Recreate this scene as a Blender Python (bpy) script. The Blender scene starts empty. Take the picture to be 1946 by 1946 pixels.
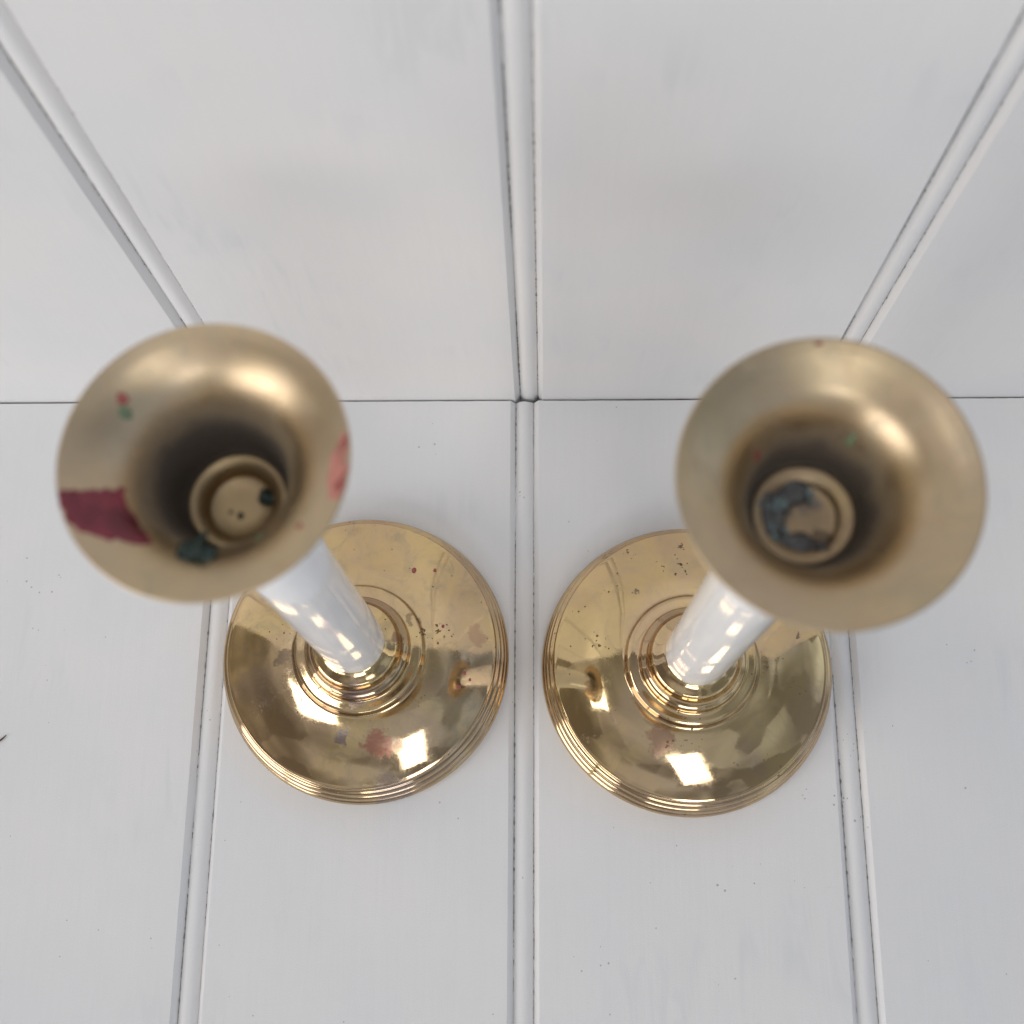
import bpy, bmesh, math, random
from mathutils import Vector, Matrix, Euler, noise as mnoise

random.seed(7)
MM = 0.001
scene = bpy.context.scene
C = scene.collection

# ------------------------------------------------------------------ camera
cam_d = bpy.data.cameras.new("camera")
cam = bpy.data.objects.new("camera", cam_d)
C.objects.link(cam)
cam.location = (3.0972 * MM, -156.2098 * MM, 385.2403 * MM)
cam.matrix_world = (Matrix.Translation(cam.location) @ Matrix.Rotation(0.0947, 4, 'Z')
                    @ Matrix.Rotation(0.2930, 4, 'X') @ Matrix.Rotation(-0.0936, 4, 'Z'))
cam_d.sensor_width = 36.0
cam_d.lens = 36.0 * 2284.4668 / 1946.0
cam_d.clip_start = 0.005
cam_d.clip_end = 50.0
cam_d.dof.use_dof = True
cam_d.dof.focus_distance = 0.383
cam_d.dof.aperture_fstop = 12.8
scene.camera = cam

# ------------------------------------------------------------------ light
scene.view_settings.view_transform = 'Standard'
scene.view_settings.look = 'None'
scene.view_settings.exposure = 0.09
scene.view_settings.gamma = 1.0
scene.view_settings.use_curve_mapping = False
scene.render.film_transparent = False
scene.cycles.max_bounces = 8
scene.cycles.use_adaptive_sampling = True
scene.cycles.adaptive_threshold = 0.02
scene.cycles.glossy_bounces = 6
scene.cycles.diffuse_bounces = 3
scene.cycles.sample_clamp_indirect = 6.0
scene.cycles.caustics_reflective = True
scene.cycles.blur_glossy = 0.3
scene.cycles.use_denoising = True

world = bpy.data.worlds.new("World")
scene.world = world
world.use_nodes = True
wn, wl = world.node_tree.nodes, world.node_tree.links
for n in list(wn):
    wn.remove(n)
w_out = wn.new('ShaderNodeOutputWorld')
w_bg = wn.new('ShaderNodeBackground')
w_tc = wn.new('ShaderNodeTexCoord')
w_no = wn.new('ShaderNodeTexNoise')
w_no.inputs['Scale'].default_value = 2.3
w_no.inputs['Detail'].default_value = 2.5
w_no.inputs['Distortion'].default_value = 0.6
w_cr = wn.new('ShaderNodeValToRGB')
e = w_cr.color_ramp.elements
e[0].position = 0.40; e[0].color = (0.110, 0.104, 0.096, 1)
e[1].position = 0.66; e[1].color = (0.33, 0.335, 0.345, 1)
k = e.new(0.50); k.color = (0.175, 0.172, 0.168, 1)
wl.new(w_tc.outputs['Generated'], w_no.inputs['Vector'])
w_vo = wn.new('ShaderNodeTexVoronoi')
w_vo.distance = 'CHEBYCHEV'
w_vo.inputs['Scale'].default_value = 3.4
w_vo.inputs['Randomness'].default_value = 0.9
wl.new(w_tc.outputs['Generated'], w_vo.inputs['Vector'])
w_vs = wn.new('ShaderNodeSeparateXYZ')
wl.new(w_vo.outputs['Color'], w_vs.inputs[0])
w_vm = wn.new('ShaderNodeMapRange')
w_vm.inputs['To Min'].default_value = -0.10
w_vm.inputs['To Max'].default_value = 0.10
wl.new(w_vs.outputs['X'], w_vm.inputs['Value'])
w_ad = wn.new('ShaderNodeMath')
w_ad.operation = 'ADD'
wl.new(w_no.outputs['Fac'], w_ad.inputs[0])
wl.new(w_vm.outputs['Result'], w_ad.inputs[1])
wl.new(w_ad.outputs[0], w_cr.inputs['Fac'])
w_sep = wn.new('ShaderNodeSeparateXYZ')
w_mr = wn.new('ShaderNodeMapRange')
w_mr.inputs['From Min'].default_value = 0.55
w_mr.inputs['From Max'].default_value = 0.90
w_mr.inputs['To Min'].default_value = 1.3
w_mr.inputs['To Max'].default_value = 0.95
w_mul = wn.new('ShaderNodeVectorMath')
w_mul.operation = 'SCALE'
wl.new(w_tc.outputs['Generated'], w_sep.inputs[0])
wl.new(w_sep.outputs['Z'], w_mr.inputs['Value'])
wl.new(w_cr.outputs['Color'], w_mul.inputs[0])
wl.new(w_mr.outputs['Result'], w_mul.inputs['Scale'])
# world light tinted cooler and lifted towards the right, as added fill
w_mx = wn.new('ShaderNodeMapRange')
w_mx.interpolation_type = 'SMOOTHSTEP'
w_mx.inputs['From Min'].default_value = -0.8
w_mx.inputs['From Max'].default_value = 0.8
w_tint = wn.new('ShaderNodeMix')
w_tint.data_type = 'RGBA'
w_tint.inputs[6].default_value = (1.04, 0.97, 0.90, 1)
w_tint.inputs[7].default_value = (1.18, 1.34, 1.58, 1)
w_mm = wn.new('ShaderNodeVectorMath')
w_mm.operation = 'MULTIPLY'
wl.new(w_sep.outputs['X'], w_mx.inputs['Value'])
wl.new(w_mx.outputs['Result'], w_tint.inputs[0])
wl.new(w_mul.outputs['Vector'], w_mm.inputs[0])
wl.new(w_tint.outputs[2], w_mm.inputs[1])
wl.new(w_mm.outputs['Vector'], w_bg.inputs['Color'])
w_bg.inputs['Strength'].default_value = 1.15
wl.new(w_bg.outputs['Background'], w_out.inputs['Surface'])

AIM = Vector((0.0, -0.09, 0.05))


def window_lamp(name, direction, dist, w, h, radiance, color=(1, 1, 1), off=(0, 0)):
    """rectangular area lamp; radiance -> watts"""
    d = Vector(direction).normalized()
    l = bpy.data.lights.new(name, 'AREA')
    l.shape = 'RECTANGLE'
    l.size, l.size_y = w, h
    l.energy = radiance * math.pi * w * h
    l.color = color
    o = bpy.data.objects.new(name, l)
    C.objects.link(o)
    q = (-d).to_track_quat('-Z', 'Y')
    o.rotation_euler = q.to_euler()
    o.location = AIM + d * dist + q @ Vector((off[0], off[1], 0))
    return o


# high front window, high left window, and the tall two-pane window at front left
window_lamp("window_lamp_front", (0.13, -0.40, 0.905), 1.5, 0.24, 0.44, 5.0, (1.0, 0.99, 0.98))
window_lamp("window_lamp_front_low", (0.02, -0.735, 0.68), 1.5, 0.50, 0.22, 5.0, (1.0, 0.99, 0.98))
window_lamp("window_lamp_top", (-0.335, 0.0, 0.942), 1.5, 0.24, 0.24, 6.0, (1.0, 0.99, 0.98))
CD = (-0.72, -0.62, 0.32)
window_lamp("window_lamp_pane", CD, 2.2, 1.00, 1.35, 3.8, (1.0, 0.982, 0.962), (-0.33, 0))
window_lamp("window_lamp_pane", CD, 2.2, 0.46, 1.35, 3.8, (1.0, 0.982, 0.962), (0.46, 0))


# ------------------------------------------------------------------ helpers
def link(o, parent=None):
    C.objects.link(o)
    if parent is not None:
        o.parent = parent
    return o


def mesh_obj(name, verts, faces, mat, parent=None, smooth=True):
    me = bpy.data.meshes.new(name)
    me.from_pydata(verts, [], faces)
    me.materials.append(mat)
    if smooth:
        me.polygons.foreach_set("use_smooth", [True] * len(me.polygons))
    me.update()
    return link(bpy.data.objects.new(name, me), parent)


def catmull(pts, sub=6):
    out = []
    n = len(pts)
    for i in range(n - 1):
        p0, p1, p2, p3 = pts[max(i - 1, 0)], pts[i], pts[i + 1], pts[min(i + 2, n - 1)]
        for k in range(sub):
            t = k / sub
            out.append(tuple(0.5 * ((2 * p1[j]) + (-p0[j] + p2[j]) * t + (2 * p0[j] - 5 * p1[j] + 4 * p2[j] - p3[j]) * t * t
                                    + (-p0[j] + 3 * p1[j] - 3 * p2[j] + p3[j]) * t ** 3) for j in (0, 1)))
    out.append(pts[-1])
    return out


def lathe(name, prof, mat, parent=None, seg=192, wobble=0.0, seed=0.0):
    """prof: list of (r, z) in mm, bottom to top on the outside"""
    verts, faces = [], []
    rings = []
    for r, z in prof:
        if r < 1e-6:
            rings.append([len(verts)])
            verts.append((0, 0, z * MM))
        else:
            ring = []
            for k in range(seg):
                a = 2 * math.pi * k / seg
                dr = 0.0
                if wobble:
                    dr = wobble * (mnoise.noise((math.cos(a) * 1.7 + seed, math.sin(a) * 1.7, z * 0.05)))
                ring.append(len(verts))
                verts.append(((r + dr) * math.cos(a) * MM, (r + dr) * math.sin(a) * MM, z * MM))
            rings.append(ring)
    for a, b in zip(rings[:-1], rings[1:]):
        if len(a) == 1 and len(b) == 1:
            continue
        for k in range(seg):
            k2 = (k + 1) % seg
            if len(a) == 1:
                faces.append((a[0], b[k2], b[k]))
            elif len(b) == 1:
                faces.append((a[k], a[k2], b[0]))
            else:
                faces.append((a[k], a[k2], b[k2], b[k]))
    return mesh_obj(name, verts, faces, mat, parent)


class NT:
    def __init__(self, name):
        self.m = bpy.data.materials.new(name)
        self.m.use_nodes = True
        self.n, self.l = self.m.node_tree.nodes, self.m.node_tree.links
        self.b = self.n['Principled BSDF']
        self.out = self.n['Material Output']
        self.tc = self.n.new('ShaderNodeTexCoord')

    def node(self, t, **kw):
        x = self.n.new('ShaderNode' + t)
        for a, v in kw.items():
            setattr(x, a, v)
        return x

    def put(self, sock, v):
        if hasattr(v, 'is_output') or isinstance(v, bpy.types.NodeSocket):
            self.l.new(v, sock)
        else:
            sock.default_value = v

    def coord(self, scale, rot=(0, 0, 0), loc=(0, 0, 0)):
        mp = self.node('Mapping')
        self.l.new(self.tc.outputs['Object'], mp.inputs['Vector'])
        mp.inputs['Scale'].default_value = scale if hasattr(scale, '__len__') else (scale,) * 3
        mp.inputs['Rotation'].default_value = rot
        mp.inputs['Location'].default_value = loc
        return mp.outputs['Vector']

    def noise(self, vec, scale=1.0, detail=3.0, rough=0.55, dist=0.0):
        x = self.node('TexNoise')
        self.l.new(vec, x.inputs['Vector'])
        x.inputs['Scale'].default_value = scale
        x.inputs['Detail'].default_value = detail
        x.inputs['Roughness'].default_value = rough
        x.inputs['Distortion'].default_value = dist
        return x.outputs['Fac']

    def voronoi(self, vec, scale=1.0, rnd=1.0):
        x = self.node('TexVoronoi')
        self.l.new(vec, x.inputs['Vector'])
        x.inputs['Scale'].default_value = scale
        x.inputs['Randomness'].default_value = rnd
        return x.outputs['Distance']

    def ramp(self, fac, lo, hi, a=0.0, b=1.0):
        x = self.node('MapRange')
        x.interpolation_type = 'SMOOTHSTEP'
        self.l.new(fac, x.inputs['Value'])
        x.inputs['From Min'].default_value = lo
        x.inputs['From Max'].default_value = hi
        x.inputs['To Min'].default_value = a
        x.inputs['To Max'].default_value = b
        return x.outputs['Result']

    def math(self, op, a, b=0.0):
        x = self.node('Math', operation=op)
        self.put(x.inputs[0], a)
        self.put(x.inputs[1], b)
        return x.outputs[0]

    def mix(self, fac, a, b):
        x = self.node('Mix', data_type='RGBA')
        self.put(x.inputs[0], fac)
        self.put(x.inputs[6], a)
        self.put(x.inputs[7], b)
        return x.outputs[2]

    def bump(self, height, dist, strength=1.0, normal=None):
        x = self.node('Bump')
        x.inputs['Distance'].default_value = dist
        x.inputs['Strength'].default_value = strength
        self.l.new(height, x.inputs['Height'])
        if normal is not None:
            self.l.new(normal, x.inputs['Normal'])
        return x.outputs['Normal']


# ------------------------------------------------------------------ materials
def paint_material(name, along, smudge, speck, seed):
    """white brushed paint; 'along' = axis index of the grain"""
    t = NT(name)
    st = [620.0, 620.0, 620.0]
    st[along] = 34.0
    streak = t.noise(t.coord(st, loc=(seed, seed, seed)), 1.0, 2.0, 0.6)
    soft = t.noise(t.coord(14.0, loc=(seed * 2, 1, 3)), 1.0, 2.0)
    st2 = [160.0, 160.0, 160.0]
    st2[along] = 26.0
    smear = t.noise(t.coord(st2, rot=(0.25, 0.2, 0.3), loc=(seed, 4, 2)), 1.0, 3.0, 0.62, 0.6)
    where = t.noise(t.coord(19.0, loc=(3 + seed, 8, 5)), 1.0, 2.0)
    smf = t.math('MULTIPLY', t.ramp(smear, 0.44, 0.68), t.ramp(where, 0.50, 0.68, 0.0, smudge))
    col = t.mix(t.ramp(soft, 0.35, 0.65), (0.755, 0.755, 0.762, 1), (0.79, 0.777, 0.768, 1))
    col = t.mix(t.ramp(streak, 0.3, 0.75, 0.0, 0.12), col, (0.70, 0.70, 0.71, 1))
    col = t.mix(smf, col, (0.57, 0.59, 0.63, 1))
    # tiny dark specks in loose clusters
    v = t.voronoi(t.coord(330.0, loc=(seed, 2, 9)), 1.0)
    clus = t.noise(t.coord(42.0, loc=(seed, 5, 5)), 1.0, 3.0)
    size = t.ramp(clus, 0.50, 0.78, 0.0, 0.18)
    dot = t.math('MULTIPLY', t.math('LESS_THAN', v, size), speck)
    v2 = t.voronoi(t.coord(95.0, loc=(seed, 7, 1)), 1.0)
    dot2 = t.math('MULTIPLY', t.math('LESS_THAN', v2, 0.022), speck)
    col = t.mix(t.math('MULTIPLY', t.math('MAXIMUM', dot, dot2), 0.75), col, (0.22, 0.21, 0.20, 1))
    grain = t.noise(t.coord(2400.0), 1.0, 2.0)
    col = t.mix(t.ramp(grain, 0.35, 0.7, 0.0, 0.11), col, (0.60, 0.60, 0.60, 1))
    t.put(t.b.inputs['Base Color'], col)
    t.b.inputs['Roughness'].default_value = 0.42
    t.b.inputs['Specular IOR Level'].default_value = 0.35
    n1 = t.bump(streak, 0.00008, 0.6)
    n2 = t.bump(grain, 0.00006, 0.7, n1)
    t.put(t.b.inputs['Normal'], n2)
    return t.m


def brass_material(name, rough, throat_dark=None, tarnish=0.5, seed=0.0, pits=True, tint=1.0, bands=(), film_amt=0.35, stains_refl=(), tint_col=(0.40, 0.335, 0.26, 1)):
    t = NT(name)
    big = t.noise(t.coord(38.0, loc=(seed, 0, 0)), 1.0, 4.0, 0.6, 0.8)
    mid = t.noise(t.coord(130.0, loc=(0, seed, 0)), 1.0, 5.0, 0.65)
    fine = t.noise(t.coord(1500.0, loc=(0, 0, seed)), 1.0, 3.0)
    col = t.mix(t.ramp(big, 0.38, 0.66), (0.775, 0.570, 0.285, 1), (0.70, 0.505, 0.305, 1))
    if tint != 1.0:
        col = t.mix(1.0 - tint, col, tint_col)
    tf = t.ramp(mid, 0.52, 0.78, 0.0, tarnish)
    col = t.mix(tf, col, (0.52, 0.38, 0.24, 1))
    if bands:
        sp_ = t.node('SeparateXYZ')
        t.l.new(t.tc.outputs['Object'], sp_.inputs[0])
        rad = t.math('SQRT', t.math('ADD', t.math('MULTIPLY', sp_.outputs['X'], sp_.outputs['X']), t.math('MULTIPLY', sp_.outputs['Y'], sp_.outputs['Y'])))
        rad = t.math('ADD', rad, t.math('MULTIPLY', t.math('SUBTRACT', mid, 0.5), 0.0006))
        for r0, r1, amt, bc in bands:
            inside = t.math('MULTIPLY', t.ramp(rad, (r0 - 0.15) * MM, (r0 + 0.15) * MM), t.ramp(rad, (r1 - 0.15) * MM, (r1 + 0.15) * MM, 1.0, 0.0))
            col = t.mix(t.math('MULTIPLY', inside, t.ramp(big, 0.25, 0.7, amt * 0.6, amt)), col, bc)
    stain_refl_r = None
    if stains_refl:
        sp2 = t.node('SeparateXYZ')
        t.l.new(t.tc.outputs['Object'], sp2.inputs[0])
        wob1 = t.math('MULTIPLY', t.math('SUBTRACT', t.noise(t.coord(260.0, loc=(seed, 9, 2)), 1.0, 4.0, 0.65), 0.5), 0.010)
        wob2 = t.math('MULTIPLY', t.math('SUBTRACT', t.noise(t.coord(260.0, loc=(4, seed, 7)), 1.0, 4.0, 0.65), 0.5), 0.010)
        sx = t.math('ADD', sp2.outputs['X'], wob1)
        sy = t.math('ADD', sp2.outputs['Y'], wob2)
        for a_, r_, size, sc_, amt in stains_refl:  # tarnish marks, plus reflections put into the colour of the feet
            dx = t.math('SUBTRACT', sx, math.cos(math.radians(a_)) * r_ * MM)
            dy = t.math('SUBTRACT', sy, math.sin(math.radians(a_)) * r_ * MM)
            dd = t.math('SQRT', t.math('ADD', t.math('MULTIPLY', dx, dx), t.math('MULTIPLY', dy, dy)))
            f_ = t.ramp(dd, size * 0.62 * MM, size * MM, amt, 0.0)
            col = t.mix(f_, col, sc_)
            stain_refl_r = f_ if stain_refl_r is None else t.math('MAXIMUM', stain_refl_r, f_)
    r = t.math('ADD', t.ramp(mid, 0.45, 0.80, rough, rough + 0.10), t.ramp(fine, 0.3, 0.7, 0.0, 0.03))
    # smeared finger-worn film
    film = t.noise(t.coord(95.0, loc=(seed, 3, 1)), 1.0, 5.0, 0.72, 1.6)
    ff = t.ramp(film, 0.46, 0.74)
    r = t.math('ADD', r, t.math('MULTIPLY', ff, 0.085))
    col = t.mix(t.math('MULTIPLY', ff, film_amt), col, (0.42, 0.37, 0.27, 1))
    if stain_refl_r is not None:
        r = t.math('ADD', r, t.math('MULTIPLY', stain_refl_r, 0.14))
    hgt = t.ramp(fine, 0.2, 0.8, 0.0, 0.10)
    metal = 1.0
    if pits:
        v = t.voronoi(t.coord(620.0, loc=(seed * 3, 2, 1)), 1.0)
        clus = t.noise(t.coord(75.0, loc=(seed, 6, seed)), 1.0, 3.0, 0.6)
        size = t.ramp(clus, 0.53, 0.74, 0.0, 0.42)
        pf = t.math('LESS_THAN', v, size)
        keep = t.math('GREATER_THAN', t.noise(t.coord(900.0, loc=(1, seed, 4)), 1.0, 1.0), 0.52)
        pf = t.math('MULTIPLY', pf, keep)
        v3 = t.voronoi(t.coord(210.0, loc=(seed, 1, 8)), 1.0)
        pf = t.math('MAXIMUM', pf, t.math('LESS_THAN', v3, 0.055))
        col = t.mix(t.math('MULTIPLY', pf, 0.85), col, (0.17, 0.11, 0.07, 1))
        r = t.math('ADD', r, t.math('MULTIPLY', pf, 0.4))
    if throat_dark is not None:  # base colour darkens with depth down the throat
        z0, z1, amt = throat_dark
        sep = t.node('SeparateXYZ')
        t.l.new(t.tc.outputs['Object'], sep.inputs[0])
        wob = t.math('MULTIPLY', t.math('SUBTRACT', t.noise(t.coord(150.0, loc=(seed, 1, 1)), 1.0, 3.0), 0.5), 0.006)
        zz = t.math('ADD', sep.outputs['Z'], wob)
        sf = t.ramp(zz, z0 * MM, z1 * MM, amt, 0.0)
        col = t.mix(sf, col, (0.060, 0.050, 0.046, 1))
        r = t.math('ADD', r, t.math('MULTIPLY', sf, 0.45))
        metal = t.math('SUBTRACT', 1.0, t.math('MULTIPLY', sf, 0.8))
        t.put(t.b.inputs['Metallic'], metal)
    else:
        t.b.inputs['Metallic'].default_value = 1.0
    t.put(t.b.inputs['Base Color'], col)
    t.put(t.b.inputs['Roughness'], r)
    wav = t.noise(t.coord(55.0, loc=(seed, seed, 1)), 1.0, 2.0)
    n1 = t.bump(wav, 0.0006, 0.10)
    t.put(t.b.inputs['Normal'], t.bump(hgt, 0.00004, 0.25, n1))
    return t.m


def plain_material(name, color, rough, metallic=0.0, coat=0.0, var=0.25, scale=400.0, sss=0.0, bump=0.0):
    t = NT(name)
    nz = t.noise(t.coord(scale), 1.0, 4.0)
    dark = tuple(c * (1 - var) for c in color) + (1,)
    t.put(t.b.inputs['Base Color'], t.mix(t.ramp(nz, 0.3, 0.7), dark, tuple(color) + (1,)))
    t.b.inputs['Roughness'].default_value = rough
    t.b.inputs['Metallic'].default_value = metallic
    t.b.inputs['Coat Weight'].default_value = coat
    t.b.inputs['Coat Roughness'].default_value = 0.04
    if sss:
        t.b.inputs['Subsurface Weight'].default_value = sss
        t.b.inputs['Subsurface Radius'].default_value = (0.002, 0.0015, 0.001)
        t.b.inputs['Subsurface Scale'].default_value = 1.0
    if bump:
        t.put(t.b.inputs['Normal'], t.bump(nz, bump, 0.6))
    return t.m


M_FLOOR = paint_material("floor_paint", 1, 0.24, 0.75, 1.3)
M_WALL = paint_material("wall_paint", 2, 0.26, 0.10, 6.1)
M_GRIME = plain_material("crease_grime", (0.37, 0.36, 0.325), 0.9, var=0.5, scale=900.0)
BROWN = (0.30, 0.20, 0.135, 1)
M_BASE = [brass_material("brass_base_worn", 0.035, None, 0.60, 2.0, bands=((19.7, 20.7, 0.8, BROWN), (13.0, 16.3, 0.75, BROWN), (42.0, 47.0, 0.55, (0.40, 0.28, 0.19, 1))),
          stains_refl=((-76, 29.5, 5.2, (0.42, 0.17, 0.12, 1), 0.85), (-66, 32.0, 3.6, (0.50, 0.30, 0.20, 1), 0.7), (-99, 27.0, 2.8, (0.25, 0.20, 0.21, 1), 0.8), (-175, 23.5, 3.2, (0.22, 0.16, 0.12, 1), 0.75), (-90, 14.6, 4.0, (0.33, 0.24, 0.22, 1), 0.7), (8, 36.5, 4.0, (0.48, 0.28, 0.19, 1), 0.5), (-160, 33.0, 9.0, (0.56, 0.41, 0.30, 1), 0.55), (30, 18.2, 2.2, (0.26, 0.18, 0.12, 1), 0.7), (5, 12.5, 2.6, (0.30, 0.19, 0.13, 1), 0.75), (-40, 12.0, 2.2, (0.30, 0.22, 0.15, 1), 0.6), (-75, 44.5, 7.0, (0.27, 0.22, 0.21, 1), 0.6)), film_amt=0.5),  # red-brown near-side blotch: a hand's reflection put into the colour
          brass_material("brass_base_bright", 0.022, None, 0.30, 9.0, bands=((19.7, 20.7, 0.75, BROWN), (13.0, 16.3, 0.5, BROWN), (42.0, 47.0, 0.6, (0.40, 0.28, 0.19, 1))), film_amt=0.25,
          stains_refl=((-112, 26.0, 5.5, (0.40, 0.22, 0.15, 1), 0.7), (94, 36.8, 1.2, (0.16, 0.11, 0.09, 1), 0.9), (96, 30.7, 0.9, (0.16, 0.11, 0.09, 1), 0.9), (127, 26.4, 1.2, (0.24, 0.17, 0.13, 1), 0.8), (13, 33.7, 1.0, (0.2, 0.15, 0.14, 1), 0.8), (-165, 31.0, 3.0, (0.55, 0.32, 0.14, 1), 0.6)))]  # brown near-side blotch paints in the hand mirrored by this foot
M_CERAMIC = plain_material("white_porcelain", (0.92, 0.92, 0.925), 0.055, coat=0.0, var=0.015, scale=60.0)
M_CERAMIC.node_tree.nodes['Principled BSDF'].inputs['Specular IOR Level'].default_value = 0.36
M_REDWAX = plain_material("dark_red_wax", (0.27, 0.028, 0.050), 0.30, var=0.55, scale=130.0, bump=0.0003)
M_REDSPOT = plain_material("red_wax_spot", (0.40, 0.10, 0.085), 0.4, var=0.4, scale=900.0)
M_GREENWAX = plain_material("dark_green_wax", (0.012, 0.035, 0.028), 0.35, var=0.5, scale=700.0, bump=0.0004)
M_PALEGREEN = plain_material("pale_green_wax", (0.20, 0.27, 0.15), 0.5, var=0.4, scale=700.0)
M_PINKWAX = plain_material("pink_wax_film", (0.60, 0.25, 0.20), 0.42, metallic=0.35, var=0.35, scale=260.0)
M_VERDIGRIS = plain_material("verdigris_crust", (0.26, 0.35, 0.36), 0.6, var=0.5, scale=1200.0, bump=0.0003)
M_BLACKCRUST = plain_material("black_wax_crust", (0.11, 0.108, 0.108), 0.28, var=0.5, scale=900.0, bump=0.0004)
M_FIBRE = plain_material("brown_fibre", (0.12, 0.06, 0.03), 0.6)

# ------------------------------------------------------------------ setting: planks
FLOOR_BEADS = [-309.0, -207.0, -104.67, -3.67, 98.47, 200.6, 302.6]
WALL_BEADS = [-306.0, -204.2, -102.66, -2.16, 98.16, 199.4, 301.4]
HB = 3.05      # half width of the bead


def fbm(x, y, s):
    return mnoise.fractal((x, y, s), 1.0, 2.0, 3)


def sweep(name, prof, lens, place, mat, parent, jig, endjig=None, smooth=True):
    """prof: [(x, depth, wobble)] across the plank in mm; lens: stations along it"""
    verts, faces = [], []
    n = len(prof)
    for j, L in enumerate(lens):
        for i, (x, d, w) in enumerate(prof):
            dx = w * fbm(L * 0.35, x * 0.2, jig)
            LL = L
            if endjig and j == endjig[0]:
                LL = L + endjig[1] * fbm(x * 0.45, 3.3, jig) + 0.5 * endjig[1] * fbm(x * 1.7, 1.3, jig)
            verts.append(place(x + dx, d, LL))
    for j in range(len(lens) - 1):
        for i in range(n - 1):
            a = j * n + i
            faces.append((a, a + 1, a + n + 1, a + n))
    faces.append(tuple(range(n - 1, -1, -1)))
    faces.append(tuple((len(lens) - 1) * n + i for i in range(n)))
    return mesh_obj(name, verts, faces, mat, parent, smooth=smooth)


def add_sharp(o, angle=28):
    """split shading at the arrises"""
    me = o.data
    bm = bmesh.new()
    bm.from_mesh(me)
    for e_ in bm.edges:
        if len(e_.link_faces) == 2 and e_.calc_face_angle(0) > math.radians(angle):
            e_.smooth = False
    bmesh.ops.recalc_face_normals(bm, faces=bm.faces)
    bm.to_mesh(me)
    bm.free()


def build_planks(root, beads, place, lens, mat, seed, endjig):
    for q in range(len(beads) - 1):
        xa, xb = beads[q] + HB + 0.06, beads[q + 1] - HB - 0.06
        prof = [(xa + 0.3, -12, 0), (xa, -6, 0), (xa, -2.3, 0.10), (xa + 0.10, -2.05, 0.10), (xa + 1.45, -0.10, 0.03), (xa + 1.62, 0, 0.02)]
        nflat = 46
        x0, x1 = xa + 1.62, xb - 1.86
        for i in range(1, nflat):
            prof.append((x0 + (x1 - x0) * i / nflat, 0, 0))
        prof += [(xb - 1.86, 0, 0.02), (xb - 1.72, -0.09, 0.02), (xb - 0.06, -2.55, 0.08), (xb, -2.65, 0.08), (xb, -6, 0), (xb - 0.3, -12, 0)]
        pl = sweep("plank", prof, lens, place, mat, root, seed + q * 3.1, endjig)
        add_sharp(pl)
        # the bead moulded along the plank's edge, with its tongue under the neighbour
        b = beads[q + 1]
        bp = [(b - 5.0, -9.5, 0), (b - 5.0, -6.6, 0), (b - HB - 0.16, -6.4, 0), (b - HB - 0.16, -3.2, 0.05)]
        for i in range(13):
            t = -1 + 2 * i / 12
            bp.append((b + t * (HB + 0.16), -0.75 - 1.95 * (abs(t) ** 2.3), 0.12 if abs(t) > 0.9 else 0.0))
        bp += [(b + HB + 0.16, -3.2, 0.05), (b + HB + 0.16, -6.4, 0), (b + 5.0, -6.6, 0), (b + 5.0, -9.5, 0)]
        bd = sweep("bead", bp, lens, place, mat, pl, seed + 40 + q * 2.3, endjig)
        add_sharp(bd, 40)
        # broken lines of grime caught in the two creases of the bead
        verts, faces = [], []
        for side in (-1, 1):
            prev = None
            L = lens[0]
            L1 = lens[-1]
            step = 0.45 if L1 > L else -0.45
            kk = 0
            while (L - L1) * step < 0:
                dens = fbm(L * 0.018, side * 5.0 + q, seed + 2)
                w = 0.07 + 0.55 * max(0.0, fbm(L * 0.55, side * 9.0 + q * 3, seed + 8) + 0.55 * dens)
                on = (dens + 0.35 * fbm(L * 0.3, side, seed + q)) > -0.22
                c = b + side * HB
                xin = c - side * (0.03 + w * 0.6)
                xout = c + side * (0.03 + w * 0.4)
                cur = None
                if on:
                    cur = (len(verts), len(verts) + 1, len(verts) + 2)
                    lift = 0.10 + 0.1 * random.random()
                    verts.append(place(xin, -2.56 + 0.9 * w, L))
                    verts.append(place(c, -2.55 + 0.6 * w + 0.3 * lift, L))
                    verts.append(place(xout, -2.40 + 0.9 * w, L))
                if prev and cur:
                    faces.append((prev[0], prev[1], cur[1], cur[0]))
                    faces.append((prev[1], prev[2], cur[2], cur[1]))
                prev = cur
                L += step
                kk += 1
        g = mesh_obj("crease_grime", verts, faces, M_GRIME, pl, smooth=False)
        g["kind"] = "stuff"


floor = bpy.data.objects.new("floor", None)
link(floor)
floor["kind"] = "structure"
floor["label"] = "white painted beaded planks under the two candlesticks"
floor["category"] = "floor"
wall = bpy.data.objects.new("wall", None)
link(wall)
wall["kind"] = "structure"
wall["label"] = "white painted beaded planks standing upright behind the candlesticks"
wall["category"] = "wall"


def place_floor(x, d, L):
    return (x * MM, L * MM, d * MM)


def place_wall(x, d, L):
    return (x * MM, -d * MM, L * MM)


floor_lens = [-0.55 - 1.6 * i for i in range(0, 190)] + [-340.0, -400.0, -520.0]
wall_lens = [-25.0, -6.0, 0.0] + [1.6 * i for i in range(1, 160)] + [300.0, 380.0, 500.0]
build_planks(floor, FLOOR_BEADS, place_floor, floor_lens, M_FLOOR, 11.0, (0, 0.16))
build_planks(wall, WALL_BEADS, place_wall, wall_lens, M_WALL, 57.0, None)


# ------------------------------------------------------------------ candlesticks
def arc(cx, cz, r, a0, a1, n=8, sx=1.0):
    return [(cx + sx * r * math.cos(math.radians(a0 + (a1 - a0) * i / n)), cz + r * math.sin(math.radians(a0 + (a1 - a0) * i / n)))
            for i in range(n + 1)]


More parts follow.
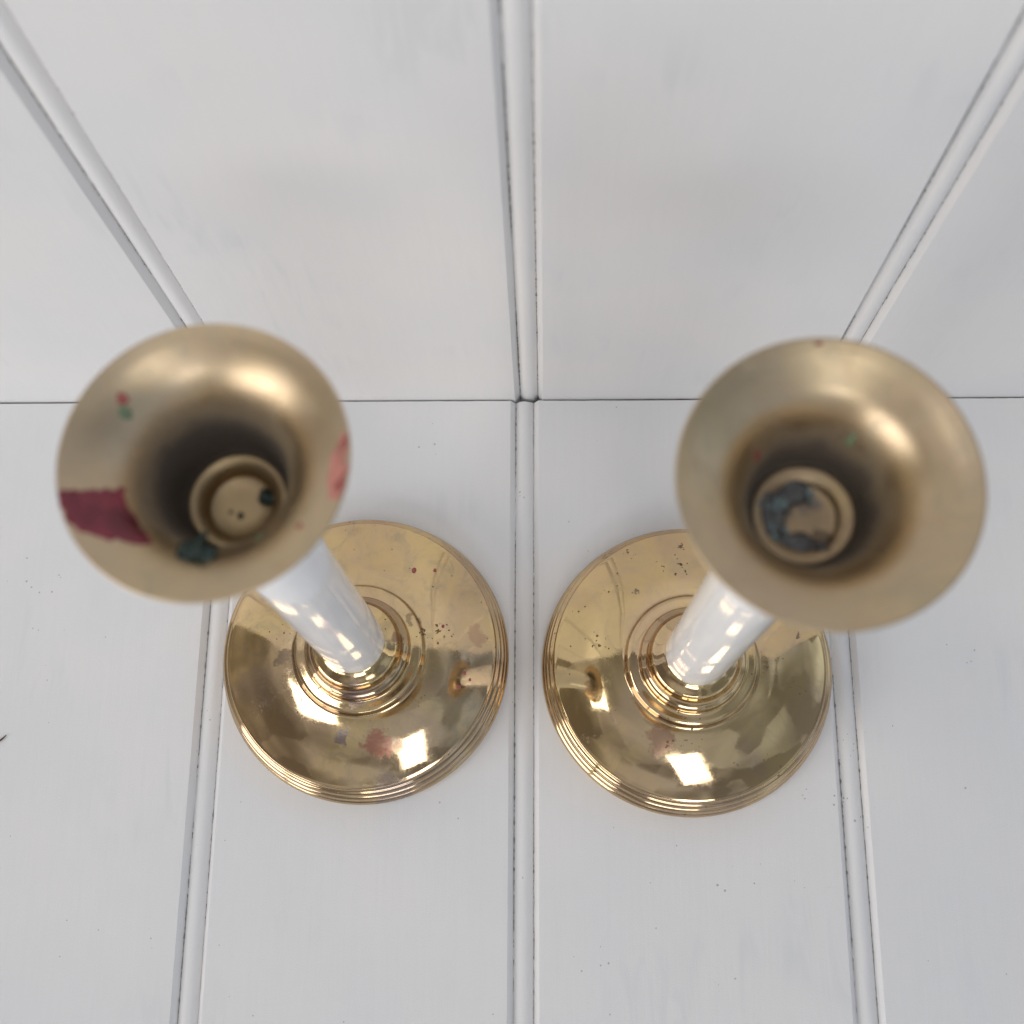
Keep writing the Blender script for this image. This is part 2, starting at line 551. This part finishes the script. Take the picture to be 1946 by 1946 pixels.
def dome_z(r):
    """height of the domed foot at radius r (mm)"""
    z, step = 13.1, 0.1
    x = 41.7
    while x > r:
        z += math.tan(math.radians(2.0 + (x - 20.0) / 22.0 * 20.0)) * step
        x -= step
    return z


def base_profile():
    p = [(43.8, 0.0), (45.0, 0.25)]
    p += arc(44.1, 2.6, 1.9, -50, 75, 12)
    p += [(44.45, 4.75)]
    p += arc(43.35, 6.7, 1.75, -48, 78, 12)
    p += [(43.45, 8.75)]
    p += arc(42.45, 10.6, 1.55, -42, 80, 12)
    p += [(42.45, 12.35), (42.30, 12.55), (42.15, 12.95), (41.95, 13.08)]
    r = 41.7
    while r > 20.8:
        p.append((r, dome_z(r)))
        r -= 0.6
    zc = dome_z(20.5)
    p += [(20.6, zc), (20.45, zc + 0.10), (20.30, zc + 0.6), (19.95, zc + 1.5), (19.75, zc + 1.75), (19.5, zc + 1.85)]
    p += [(18.6, zc + 1.92), (17.6, zc + 1.99), (16.7, zc + 2.06), (16.4, zc + 2.12), (16.25, zc + 2.35), (16.1, zc + 3.2), (15.9, zc + 4.2),
          (15.65, zc + 4.6), (15.35, zc + 4.75)]
    p += catmull([(15.35, zc + 4.75), (14.5, zc + 5.3), (13.6, zc + 6.6), (13.0, zc + 8.6)], 6)[1:]
    p += [(12.9, zc + 9.0), (12.7, zc + 9.3), (12.3, zc + 9.5), (11.4, zc + 9.85), (10.4, zc + 10.25), (9.5, zc + 10.7), (9.1, zc + 11.0), (8.0, zc + 11.0)]
    return p, zc + 11.0


BASE_PROF, STEM_Z = base_profile()


def cup_inner(Rr):
    k = Rr / 24.8
    pts = [(24.8 * k, 0), (22.1 * k, -1.0), (19.5 * k, -2.4), (17.0, -4.3), (14.8, -6.8), (13.0, -9.8), (11.7, -13.0), (10.8, -16.0)]
    return catmull(pts, 5)


def inner_z(prof, r):
    for (r0, z0), (r1, z1) in zip(prof[:-1], prof[1:]):
        if r1 <= r <= r0:
            t = (r0 - r) / (r0 - r1 + 1e-9)
            return z0 + (z1 - z0) * t
    return prof[-1][1] if r < prof[-1][0] else 0.0


def polygon_patch(name, poly, zfun, mat, parent, thick, off=(0, 0), steps=26, z0=0.0, rough=0.0):
    """thin raised film with a hand-drawn outline; poly in (deg, r mm), laid on the surface z = zfun(r)"""
    pts = [(math.cos(math.radians(a)) * r, math.sin(math.radians(a)) * r) for a, r in poly]
    # smooth closed outline with a slight waver
    out = []
    n0 = len(pts)
    for i in range(n0):
        p0, p1, p2, p3 = pts[i - 1], pts[i], pts[(i + 1) % n0], pts[(i + 2) % n0]
        for k in range(6):
            t = k / 6
            q = [0.5 * (2 * p1[c] + (-p0[c] + p2[c]) * t + (2 * p0[c] - 5 * p1[c] + 4 * p2[c] - p3[c]) * t * t
                        + (-p0[c] + 3 * p1[c] - 3 * p2[c] + p3[c]) * t ** 3) for c in (0, 1)]
            q[0] += rough * fbm(q[0] * 0.9, q[1] * 0.9, 3.0)
            q[1] += rough * fbm(q[0] * 0.9, q[1] * 0.9, 8.0)
            out.append(tuple(q))
    cx = sum(q[0] for q in out) / len(out)
    cy = sum(q[1] for q in out) / len(out)
    n = len(out)
    verts, faces = [], []
    levels = [(1.0, -0.05), (0.992, 0.45), (0.975, 0.75), (0.94, 0.93), (0.88, 1.0), (0.75, 1.0), (0.5, 1.0), (0.25, 1.0)]
    for s, hgt in levels:
        for x, y in out:
            px, py = cx + (x - cx) * s, cy + (y - cy) * s
            r = math.hypot(px, py)
            verts.append((px * MM, py * MM, (zfun(r) + z0 + thick * hgt) * MM))
    r = math.hypot(cx, cy)
    verts.append((cx * MM, cy * MM, (zfun(r) + z0 + thick) * MM))
    for l in range(len(levels) - 1):
        for i in range(n):
            j = (i + 1) % n
            faces.append((l * n + i, l * n + j, (l + 1) * n + j, (l + 1) * n + i))
    for i in range(n):
        faces.append(((len(levels) - 1) * n + i, (len(levels) - 1) * n + (i + 1) % n, len(verts) - 1))
    return mesh_obj(name, verts, faces, mat, parent)


def spot(name, a, r, size, zfun, mat, parent, thick=0.12, z0=0.0, stretch=1.0):
    """small irregular drop lying on a surface of revolution"""
    cx, cy = math.cos(math.radians(a)) * r, math.sin(math.radians(a)) * r
    poly = []
    for k in range(11):
        t = 2 * math.pi * k / 11
        s = size * (1 + 0.35 * fbm(math.cos(t) * 1.5 + a, math.sin(t) * 1.5 + r, 2.0))
        x, y = cx + s * math.cos(t), cy + s * stretch * math.sin(t)
        poly.append((math.degrees(math.atan2(y, x)), math.hypot(x, y)))
    return polygon_patch(name, poly, zfun, mat, parent, thick, z0=z0)


def lump(name, loc, size, mat, parent, seed, amp=0.35):
    """knobbly lump"""
    bm = bmesh.new()
    bmesh.ops.create_icosphere(bm, subdivisions=4, radius=1.0)
    for v in bm.verts:
        d = 1 + amp * fbm(v.co.x * 1.3, v.co.y * 1.3 + v.co.z, seed) + 0.12 * fbm(v.co.x * 5, v.co.y * 5 + 2 * v.co.z, seed + 3)
        v.co = Vector((v.co.x * size[0], v.co.y * size[1], v.co.z * size[2])) * d * MM
    me = bpy.data.meshes.new(name)
    bm.to_mesh(me)
    bm.free()
    me.materials.append(mat)
    me.polygons.foreach_set("use_smooth", [True] * len(me.polygons))
    o = link(bpy.data.objects.new(name, me), parent)
    o.location = Vector(loc) * MM
    return o


def candlestick(idx, x, y, lean, h, Rr, spin, lip, label):
    root = link(bpy.data.objects.new("candlestick", None))
    root.location = (x * MM, y * MM, 0.0)
    root["label"] = label
    root["category"] = "candlestick"
    root["group"] = "pair of brass and porcelain candlesticks"
    base = lathe("base", BASE_PROF, M_BASE[idx], root, 256)
    # stem and cup lean together by a fraction of a degree
    rot = Euler((math.atan2(-lean[1], h), math.atan2(lean[0], h), 0.0))

    def up(z):
        v = rot.to_matrix() @ Vector((0, 0, z))
        return v * MM
    # porcelain stem, slightly tapering, with a rounded foot
    H = h - lip - 6.5 - STEM_Z
    sp = [(0.0, -1.5), (8.4, -1.5), (8.65, -0.6), (8.85, 0.0), (9.15, 0.8), (9.4, 1.9), (9.57, 3.2), (9.65, 4.6)]
    sp += [(9.65 - 0.3 * t / 12, 4.6 + (H - 6.0) * t / 12) for t in range(1, 13)]
    sp += [(9.2, H - 0.8), (8.8, H - 0.2), (0.0, H)]
    stem = lathe("stem", sp, M_CERAMIC, root, 128)
    stem.location = up(STEM_Z)
    stem.rotation_euler = rot
    # brass cup
    inn = cup_inner(Rr)
    outer = [(8.0, -lip - 8.0), (10.6, -lip - 7.5), (11.6, -lip - 5.6), (12.0, -lip - 3), (12.2, -lip), (12.7, -15.0), (13.9, -11.4), (15.6, -8.4), (17.6, -6.0),
             (19.9, -4.0), (22.0, -2.5), (23.8, -1.55)]
    prof = catmull(outer, 4)
    prof += [(Rr - 0.35, -0.85), (Rr - 0.06, -0.55), (Rr, -0.36), (Rr - 0.05, -0.18), (Rr - 0.20, -0.08), (Rr - 0.45, -0.10)]
    prof += [(r, z) for r, z in inn if r < Rr - 0.8]
    last = prof[-1]
    prof += [(10.3, -lip + 3.5), (9.95, -lip + 1.0), (9.75, -lip + 0.2), (9.4, -lip)]
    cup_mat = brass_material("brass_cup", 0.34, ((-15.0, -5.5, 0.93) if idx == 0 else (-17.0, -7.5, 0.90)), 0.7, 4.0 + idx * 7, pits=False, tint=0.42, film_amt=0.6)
    cup = lathe("cup", prof, cup_mat, root, 192)
    cup.location = up(h)
    cup.rotation_euler = (rot.x, rot.y, 0)
    # candle socket set into the throat
    sd = 4.0 if idx == 0 else 1.7
    so = [(9.38, -lip - 1.2), (9.3, -lip - 0.1), (9.0, -lip + 0.15), (8.6, -lip + 0.1), (7.6, -lip - 0.1 * sd), (6.7, -lip - 0.3 * sd), (6.25, -lip - 0.6 * sd), (6.1, -lip - 0.9 * sd), (5.8, -lip - 0.97 * sd), (3.0, -lip - 0.99 * sd), (0, -lip - sd)]
    socket = lathe("socket", so, brass_material("brass_socket", 0.45, None, 0.9, 12.0 + idx * 5, tint=0.35 if idx else 0.45, tint_col=(0.22, 0.165, 0.11, 1), stains_refl=() if idx == 0 else ((150, 4.5, 3.2, (0.10, 0.10, 0.10, 1), 0.8), (-60, 5.5, 2.4, (0.13, 0.10, 0.08, 1), 0.7), (60, 3.0, 1.6, (0.22, 0.20, 0.20, 1), 0.6))), cup, 96)

    def cz(r):
        return inner_z(inn, r)
    return root, base, cup, cz


L_root, L_base, L_cup, L_cz = candlestick(
    0, -54.5732, -90.2247, (0.5518, 0.1629), 196.81, 24.807, 0.0, 24.0,
    "brass candlestick with a dark red wax streak in its cup")
R_root, R_base, R_cup, R_cz = candlestick(
    1, 47.9356, -93.6197, (1.7009, -0.981), 198.08, 25.28, 0.0, 20.5,
    "brass candlestick with blue-green crust in its socket and no red wax")

# wax left in the left cup
polygon_patch("wax_streak", [(-166.5, 24.4), (-165.8, 21.34), (-165.8, 18.18), (-166.1, 16.99), (-168.0, 15.58), (-161.7, 15.47), (-147.8, 15.2),
                             (-139.8, 15.39), (-123.8, 16.08), (-133.1, 18.79), (-146.7, 22.89), (-156.2, 24.4)],
              L_cz, M_REDWAX, L_cup, 0.30, rough=0.55)["label"] = "dark red wax streak"
spot("wax_spot", 143.2, 19.4, 0.95, L_cz, M_REDSPOT, L_cup)
spot("wax_spot", 148.3, 17.9, 1.1, L_cz, M_PALEGREEN, L_cup)
spot("wax_spot", -34.3, 19.9, 0.55, L_cz, M_REDSPOT, L_cup)
polygon_patch("wax_smear", [(11, 24.2), (7, 22.6), (2, 21.6), (-5, 21.0), (-12, 21.4), (-17, 22.8), (-16, 24.3), (-3, 24.35)], L_cz, M_PINKWAX, L_cup, 0.05, rough=0.9)
polygon_patch("wax_smear", [(10, 24.35), (7, 23.2), (4.5, 23.6), (5, 24.35)], L_cz, M_REDSPOT, L_cup, 0.10, rough=0.5)
polygon_patch("wax_smear", [(-5, 24.35), (-7, 23.3), (-11.5, 22.6), (-14.5, 23.3), (-13, 24.35)], L_cz, M_REDSPOT, L_cup, 0.10, rough=0.6)
spot("wax_spot", -54.0, 14.6, 1.0, L_cz, M_PALEGREEN, L_cup, stretch=0.6)
w = lump("wax_lump", (-1.9, -14.9, -5.4), (2.6, 2.7, 1.5), M_GREENWAX, L_cup, 4.0, 0.95)
w["label"] = "dark green wax lump"
lump("wax_lump", (4.7, 1.6, -27.2), (1.9, 1.5, 1.0), M_GREENWAX, L_cup, 9.0)
lump("wax_spot", (-0.3, -1.7, -27.95), (0.62, 0.7, 0.25), M_GREENWAX, L_cup, 12.0)
lump("wax_spot", (-2.2, -1.0, -27.98), (0.38, 0.42, 0.18), M_GREENWAX, L_cup, 15.0)

# crust in the right cup's socket
lump("crust", (-5.6, 0.2, -21.1), (2.5, 5.2, 0.65), M_BLACKCRUST, R_cup, 21.0, 0.5)
lump("crust", (-2.2, -5.6, -21.5), (4.2, 2.2, 0.6), M_BLACKCRUST, R_cup, 25.0, 0.5)
lump("crust", (-2.2, 4.4, -21.6), (3.9, 2.4, 0.6), M_BLACKCRUST, R_cup, 27.0, 0.5)
lump("crust", (2.8, -6.0, -21.4), (1.1, 1.3, 0.8), M_BLACKCRUST, R_cup, 29.0, 0.5)
rng = random.Random(5)
for cx_, cy_, n_ in ((-4.3, 2.3, 5), (1.5, 3.0, 5), (-6.2, -3.8, 3), (-7.6, 1.8, 2), (-3.8, -3.2, 2)):
    for _ in range(n_):
        a, b = cx_ + rng.gauss(0, 0.55), cy_ + rng.gauss(0, 0.75)
        q = rng.uniform(0.25, 0.6)
        lump("verdigris_speck", (a, b, -20.55 if a < -3 else -21.15), (q, q * 1.3, 0.3), M_VERDIGRIS, R_cup, a * 3 + b, 1.0)
spot("wax_spot", 58.0, 12.6, 0.7, R_cz, M_PALEGREEN, R_cup)
spot("wax_spot", 140.4, 12.4, 0.7, R_cz, M_REDSPOT, R_cup)
spot("wax_spot", 90.5, 24.2, 0.75, R_cz, M_REDWAX, R_cup, 0.06, stretch=0.45)

# drops and films on the left foot
for a, r, s in ((57.5, 30.3, 0.80), (48.6, 34.4, 0.52), (16.1, 26.9, 0.45), (5.0, 24.5, 0.35), (-12, 33.5, 0.5), (-14.5, 35.5, 0.4), (-20, 33.0, 0.55)):
    spot("wax_spot", a, r, s, dome_z, M_REDSPOT, L_base, 0.05, stretch=1.3)

# ------------------------------------------------------------------ small fibre at the left edge of the floor
FX, FY = -170.5, -116.0
path = catmull([(-2.4, -1.2), (-1.2, -0.8), (0.0, 0.1), (0.9, 1.3)], 6)
verts, faces = [], []
for i, (a, b) in enumerate(path):
    t = i / (len(path) - 1)
    rad = 0.24 * (0.35 + math.sin(math.pi * min(0.98, t + 0.02)))
    q = path[min(i + 1, len(path) - 1)]
    pq = path[max(i - 1, 0)]
    tang = Vector((q[0] - pq[0], q[1] - pq[1], 0)).normalized()
    side = Vector((-tang.y, tang.x, 0))
    for k in range(8):
        an = 2 * math.pi * k / 8
        pt = Vector((FX + a, FY + b, 0.26 + 0.5 * math.sin(math.pi * t))) + side * (rad * math.cos(an)) + Vector((0, 0, rad * math.sin(an)))
        verts.append(tuple(pt * MM))
for i in range(len(path) - 1):
    for k in range(8):
        faces.append((i * 8 + k, i * 8 + (k + 1) % 8, (i + 1) * 8 + (k + 1) % 8, (i + 1) * 8 + k))
faces.append(tuple(range(7, -1, -1)))
faces.append(tuple((len(path) - 1) * 8 + k for k in range(8)))
fib = mesh_obj("fibre", verts, faces, M_FIBRE)
fib["label"] = "tiny brown curled fibre lying on the leftmost floor plank"
fib["category"] = "fibre"
